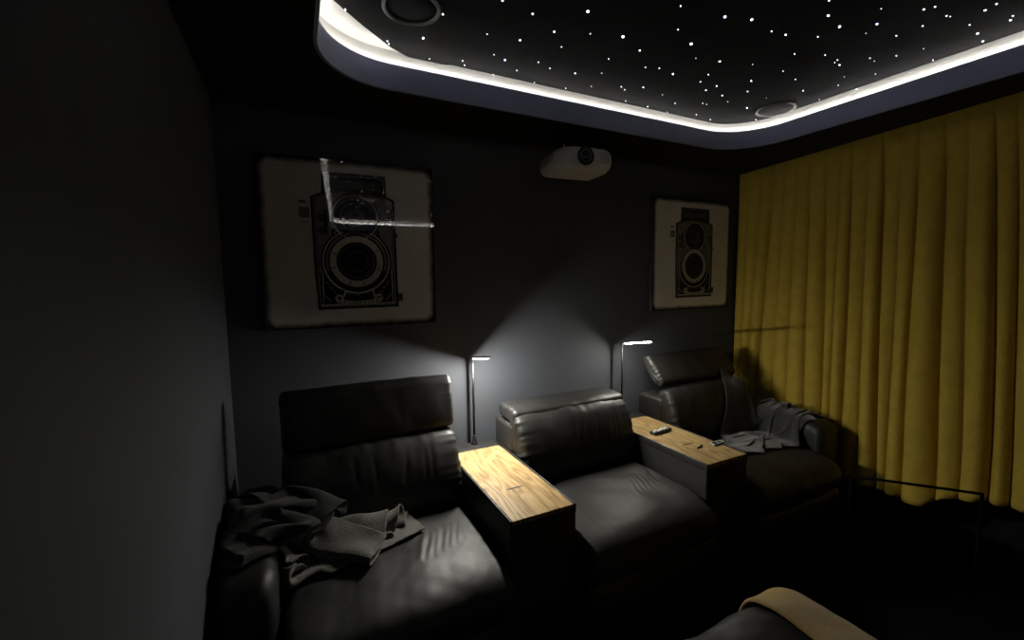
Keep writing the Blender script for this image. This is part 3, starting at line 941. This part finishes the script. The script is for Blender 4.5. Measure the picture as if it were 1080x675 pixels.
SZ = .52
A = at_z(898, 502, SZ); Bq = at_z(1036, 521, SZ)
st = thing('side_stand', 'slim black metal stand with thin top bar in front of the curtain hem', 'stand', (A.x, A.y, 0))
bm = bmesh.new(); tube_path(bm, [(A.x, A.y, SZ), (Bq.x, Bq.y, SZ)], .0065); obj('top_bar', bm, M_BLKMATT, st, True)
for P_ in (A, Bq):
    bm = bmesh.new(); tube_path(bm, [(P_.x, P_.y, SZ), (P_.x, P_.y, .012)], .0065); obj('leg', bm, M_BLKMATT, st, True)
    bm = bmesh.new(); tube_path(bm, [(P_.x - .12, P_.y - .12, .008), (P_.x + .06, P_.y + .06, .008)], .0075); obj('foot', bm, M_BLKMATT, st, True)

# ------------------------------------------------------------------ ottoman in front
OX0, OX1, OY0, OY1, OZ = .52, 1.385, .17, .815, .50
ot = thing('ottoman', 'black leather ottoman in the foreground with a mustard throw over one side', 'ottoman', ((OX0 + OX1) / 2, (OY0 + OY1) / 2, 0))
rp = Waves(77, 9, .12, .3, .004); rf = Waves(78, 8, .03, .08, .001)
def wr_ott(x, y, z): return (rp(x, y, z) + rf(x, y, z)) * np.clip((z - .05) / .05, 0, 1)
otc = cushion('top_cushion', OX0, OX1, [(OY0 + .03, .30), (OY0, .35), (OY0 + .005, .44), (OY0 + .05, .485), (OY0 + .2, .498), (OY1 - .2, .498), (OY1 - .05, .485), (OY1 - .005, .44), (OY1, .35), (OY1 - .03, .30), ((OY0 + OY1) / 2, .295)], .045, ot, wr_ott, 130, 60, crown=.008)
otb = rbox_obj('base', (OX0 + .02, OY0 + .025, .04), (OX1 - .02, OY1 - .025, .30), .02, ot)
for sx in (OX0 + .07, OX1 - .07):
    for sy in (OY0 + .07, OY1 - .07):
        bm = bmesh.new(); cyl(bm, (sx, sy, 0), (sx, sy, .045), .02, .025, 20); obj('foot', bm, M_BLACK, ot, True)

# ------------------------------------------------------------------ draped cloth (position-based simulation, baked to a mesh here)
bpy.context.view_layer.update()
def bvh_of(objs, floor=False):
    vs, fs = [], []
    for o in objs:
        base = len(vs)
        mw = o.matrix_world
        vs += [mw @ v.co for v in o.data.vertices]
        fs += [[base + i for i in p.vertices] for p in o.data.polygons]
    return BVHTree.FromPolygons(vs, fs)

def drape(P, objs, steps=220, th=.007, iters=7, fric=.75, damp=.985, selfd=.012, bend=.25, seed=0, walls=None, vmax=1.6):
    n, m = P.shape[:2]
    X = P.reshape(-1, 3).copy(); V = np.zeros_like(X)
    idx = np.arange(n * m).reshape(n, m)
    rest_u, rest_v = P_rest
    batches = []
    def add(a, b_, L, k):
        batches.append((a.ravel(), b_.ravel(), L, k))
    for off in (0, 1):
        add(idx[off:-1:2, :], idx[off + 1::2, :], rest_u, 1.0)
        add(idx[:, off:-1:2], idx[:, off + 1::2], rest_v, 1.0)
    dg = math.hypot(rest_u, rest_v)
    for off in (0, 1):
        add(idx[off:-1:2, :-1], idx[off + 1::2, 1:], dg, .6)
        add(idx[off:-1:2, 1:], idx[off + 1::2, :-1], dg, .6)
    for off in (0, 1, 2, 3):
        a = idx[off:-2:4, :]; add(a, idx[off + 2::4, :][:a.shape[0]], 2 * rest_u, bend)
        a = idx[:, off:-2:4]; add(a, idx[:, off + 2::4][:, :a.shape[1]], 2 * rest_v, bend)
    bv = bvh_of(objs)
    dt = 1 / 75
    ii = idx.ravel()
    gi, gj = np.unravel_index(ii, (n, m))
    for st_ in range(steps):
        V[:, 2] -= 9.8 * dt
        V *= damp
        sp = np.linalg.norm(V, axis=1)
        V *= (np.minimum(sp, vmax) / np.maximum(sp, 1e-6))[:, None]
        Y = X + V * dt
        for it in range(iters):
            for a, b_, L, k in batches:
                if len(a) == 0: continue
                d = Y[b_] - Y[a]
                l = np.linalg.norm(d, axis=1)
                c = (l - L) / np.maximum(l, 1e-9) * .5 * k
                if k == bend: c = np.where(l < L, c, 0)
                cc = d * c[:, None]
                Y[a] += cc; Y[b_] -= cc
        if selfd and st_ % 3 == 0:
            D = ((Y[:, None, :] - Y[None, :, :]) ** 2).sum(-1) if len(Y) <= 1500 else None
            if D is None:
                G = Y @ Y.T; q = np.diag(G); D = q[:, None] + q[None, :] - 2 * G
            ia, ib = np.nonzero(D < selfd ** 2)
            k = (ia < ib) & ((np.abs(gi[ia] - gi[ib]) > 2) | (np.abs(gj[ia] - gj[ib]) > 2))
            ia, ib = ia[k], ib[k]
            if len(ia):
                d = Y[ib] - Y[ia]; l = np.maximum(np.linalg.norm(d, axis=1), 1e-5)
                c = d / l[:, None] * ((selfd - l) * .4)[:, None]
                np.add.at(Y, ia, -c); np.add.at(Y, ib, c)
        for q in range(len(Y)):
            p = Y[q]
            hit = bv.find_nearest(p, .06)
            if hit[0] is not None:
                loc, nr = hit[0], hit[1]
                dv = p - np.array(loc)
                sd = dv[0] * nr[0] + dv[1] * nr[1] + dv[2] * nr[2]
                if sd < th:
                    Y[q] = p + np.array(nr) * (th - sd)
                    mv = Y[q] - X[q]
                    nn = np.array(nr)
                    tang = mv - nn * mv.dot(nn)
                    Y[q] -= tang * fric
            if Y[q][2] < .006: Y[q][2] = .006
        if walls: walls(Y)
        V = (Y - X) / dt
        X = Y
    for _ in range(20):
        for q in range(len(X)):
            hit = bv.find_nearest(X[q], .06)
            if hit[0] is None: continue
            nr = np.array(hit[1]); sd = (X[q] - np.array(hit[0])).dot(nr)
            if sd < th: X[q] += nr * (th - sd)
        G3 = X.reshape(n, m, 3)
        if _ < 8:
            A3 = G3.copy(); A3[1:-1, 1:-1] = .6 * G3[1:-1, 1:-1] + .1 * (G3[:-2, 1:-1] + G3[2:, 1:-1] + G3[1:-1, :-2] + G3[1:-1, 2:])
            X = A3.reshape(-1, 3)
        if walls: walls(X)
    return X.reshape(n, m, 3)

def cloth_obj(name, G, mat, thick, sub=1):
    n, m = G.shape[:2]
    bm = bmesh.new()
    vs = [[bm.verts.new(G[i, j]) for j in range(m)] for i in range(n)]
    for i in range(n - 1):
        for j in range(m - 1):
            bm.faces.new((vs[i][j], vs[i + 1][j], vs[i + 1][j + 1], vs[i][j + 1]))
    o = obj(name, bm, mat, None, True)
    s = o.modifiers.new('thick', 'SOLIDIFY'); s.thickness = thick; s.offset = 0; s.use_rim = True
    u = o.modifiers.new('sub', 'SUBSURF'); u.levels = sub; u.render_levels = sub + 1
    return o

# grey throw bunched over the arm, seat and back of the left recliner
def pleated(nu, nv, du, dv, squeeze, lam, org, ang, zoff, seed, wob=.02):
    """a cloth laid in soft pleats: rest spacing du, dv; squeezed along u"""
    g = np.random.default_rng(seed)
    G = np.zeros((nu, nv, 3))
    amp = lam / 4 * math.sqrt(max(1 / squeeze ** 2 - 1, 0))
    ca, sa = math.cos(ang), math.sin(ang)
    for i in range(nu):
        for j in range(nv):
            su = (i - nu / 2) * du * squeeze; sv = (j - nv / 2) * dv
            ph = 2 * math.pi * (su / lam) + 1.2 * math.sin(sv * 5 + seed)
            z = amp * math.sin(ph) * (1 + .3 * math.sin(sv * 9 + seed)) + wob * math.sin(sv * 7 + su * 3)
            sv2 = sv * (.93 + .05 * math.sin(su * 14))
            G[i, j] = (org[0] + su * ca - sv2 * sa, org[1] + su * sa + sv2 * ca, org[2] + z)
    return G

P_rest = (.0165, .0165)
def walls_left(Y):
    np.maximum(Y[:, 0], XL + .012, out=Y[:, 0]); np.minimum(Y[:, 1], YB - .01, out=Y[:, 1])
def lean(G, y0, y1, k, up):
    d = G[..., 1] - y0
    G[..., 1] = y1 + k * d
    G[..., 2] += np.clip(d, 0, 1) * up
    G[..., 0] = np.maximum(G[..., 0], XL + .03)
    return G
G = pleated(74, 37, .0165, .0165, .33, .115, (.03, 1.775, .66), R_(117), 0, 4)
G = lean(G, 1.58, 1.665, .36, 1.05)
G = drape(G, COLL[0] + CONS[:1], 90, .013, 6, .995, .90, .028, .8, walls=walls_left)
o = cloth_obj('throw_blanket', G, M_GREY, .007)
tag(o, 'crumpled grey fleece throw bunched on the left recliner between arm and backrest', 'throw')
bpy.context.view_layer.update()
def eval_obj(o):
    """the finished (thick) cloth as something the next cloth can lie on"""
    ev = o.evaluated_get(bpy.context.evaluated_depsgraph_get())
    class Holder: pass
    h = Holder(); h.data = bpy.data.meshes.new_from_object(ev); h.matrix_world = o.matrix_world.copy()
    return h
# a second, darker throw bunched above it in the corner of arm and back
G = pleated(50, 28, .0165, .0165, .36, .11, (-.10, 1.82, 1.02), R_(96), 0, 6)
G = lean(G, 1.70, 1.70, .45, .25)
hold = eval_obj(o)
hbv = bvh_of([hold])
DN = Vector((0, 0, -1))
def above_grey(Y):
    walls_left(Y)
    for q in range(len(Y)):
        top = None
        for dx, dy in ((0, 0), (.009, 0), (-.009, 0), (0, .009), (0, -.009)):
            h = hbv.ray_cast(Vector((Y[q][0] + dx, Y[q][1] + dy, 1.4)), DN)
            if h[0] is not None and (top is None or h[0].z > top): top = h[0].z
        if top is not None and Y[q][2] < top + .016: Y[q][2] = top + .016
G = drape(G, COLL[0] + CONS[:1], 120, .014, 6, .985, .95, .028, .8, walls=above_grey, vmax=.7)
bpy.data.meshes.remove(hold.data)
o = cloth_obj('throw_blanket', G, M_NAVY, .006)
tag(o, 'very dark crumpled throw heaped on the left recliner arm, above the grey fleece throw', 'throw')

P_rest = (.0185, .0185)
def walls_right(Y):
    np.minimum(Y[:, 0], 2.945, out=Y[:, 0]); np.minimum(Y[:, 1], YB - .01, out=Y[:, 1])
G = pleated(48, 50, .0185, .0185, .80, .17, (2.70, 1.655, .86), R_(-22), 0, 9, .02)
G = lean(G, 1.70, 1.70, .35, .55)
G = drape(G, COLL[2] + CONS[1:], 130, .013, 6, .97, .95, .020, .6, walls=walls_right)
o = cloth_obj('throw_blanket', G, M_CHAR, .005)
tag(o, 'charcoal throw spread over the curtain-side recliner arm and seat', 'throw')

P_rest = (.02, .02)
nu, nv = 32, 42
G = np.zeros((nu, nv, 3))
for i in range(nu):
    for j in range(nv):
        G[i, j] = (1.205 + i * .02 + .06 * (j / nv - .5), .13 + j * .02, .56 + .008 * math.sin(i * .7) + .006 * math.sin(j * .5 + i * .3))
G = drape(G, [otc, otb], 150, .018, 7, 1.0, .985, .016, .3)
o = cloth_obj('throw_blanket', G, M_TAN, .014)
tag(o, 'mustard wool throw draped over the foreground ottoman', 'throw')

# ------------------------------------------------------------------ world and output look
w = bpy.data.worlds.new('world'); scene.world = w
w.use_nodes = True
w.node_tree.nodes['Background'].inputs[0].default_value = (.001, .001, .0012, 1)
w.node_tree.nodes['Background'].inputs[1].default_value = 1
vs_ = scene.view_settings
scene.display_settings.display_device = 'sRGB'
vs_.view_transform = 'Standard'
vs_.look = 'None'
vs_.gamma = 1
vs_.use_curve_mapping = False
vs_.exposure = 0
try:
    scene.cycles.use_denoising = True
    scene.cycles.max_bounces = 6
    scene.cycles.sample_clamp_indirect = 4
except Exception:
    pass
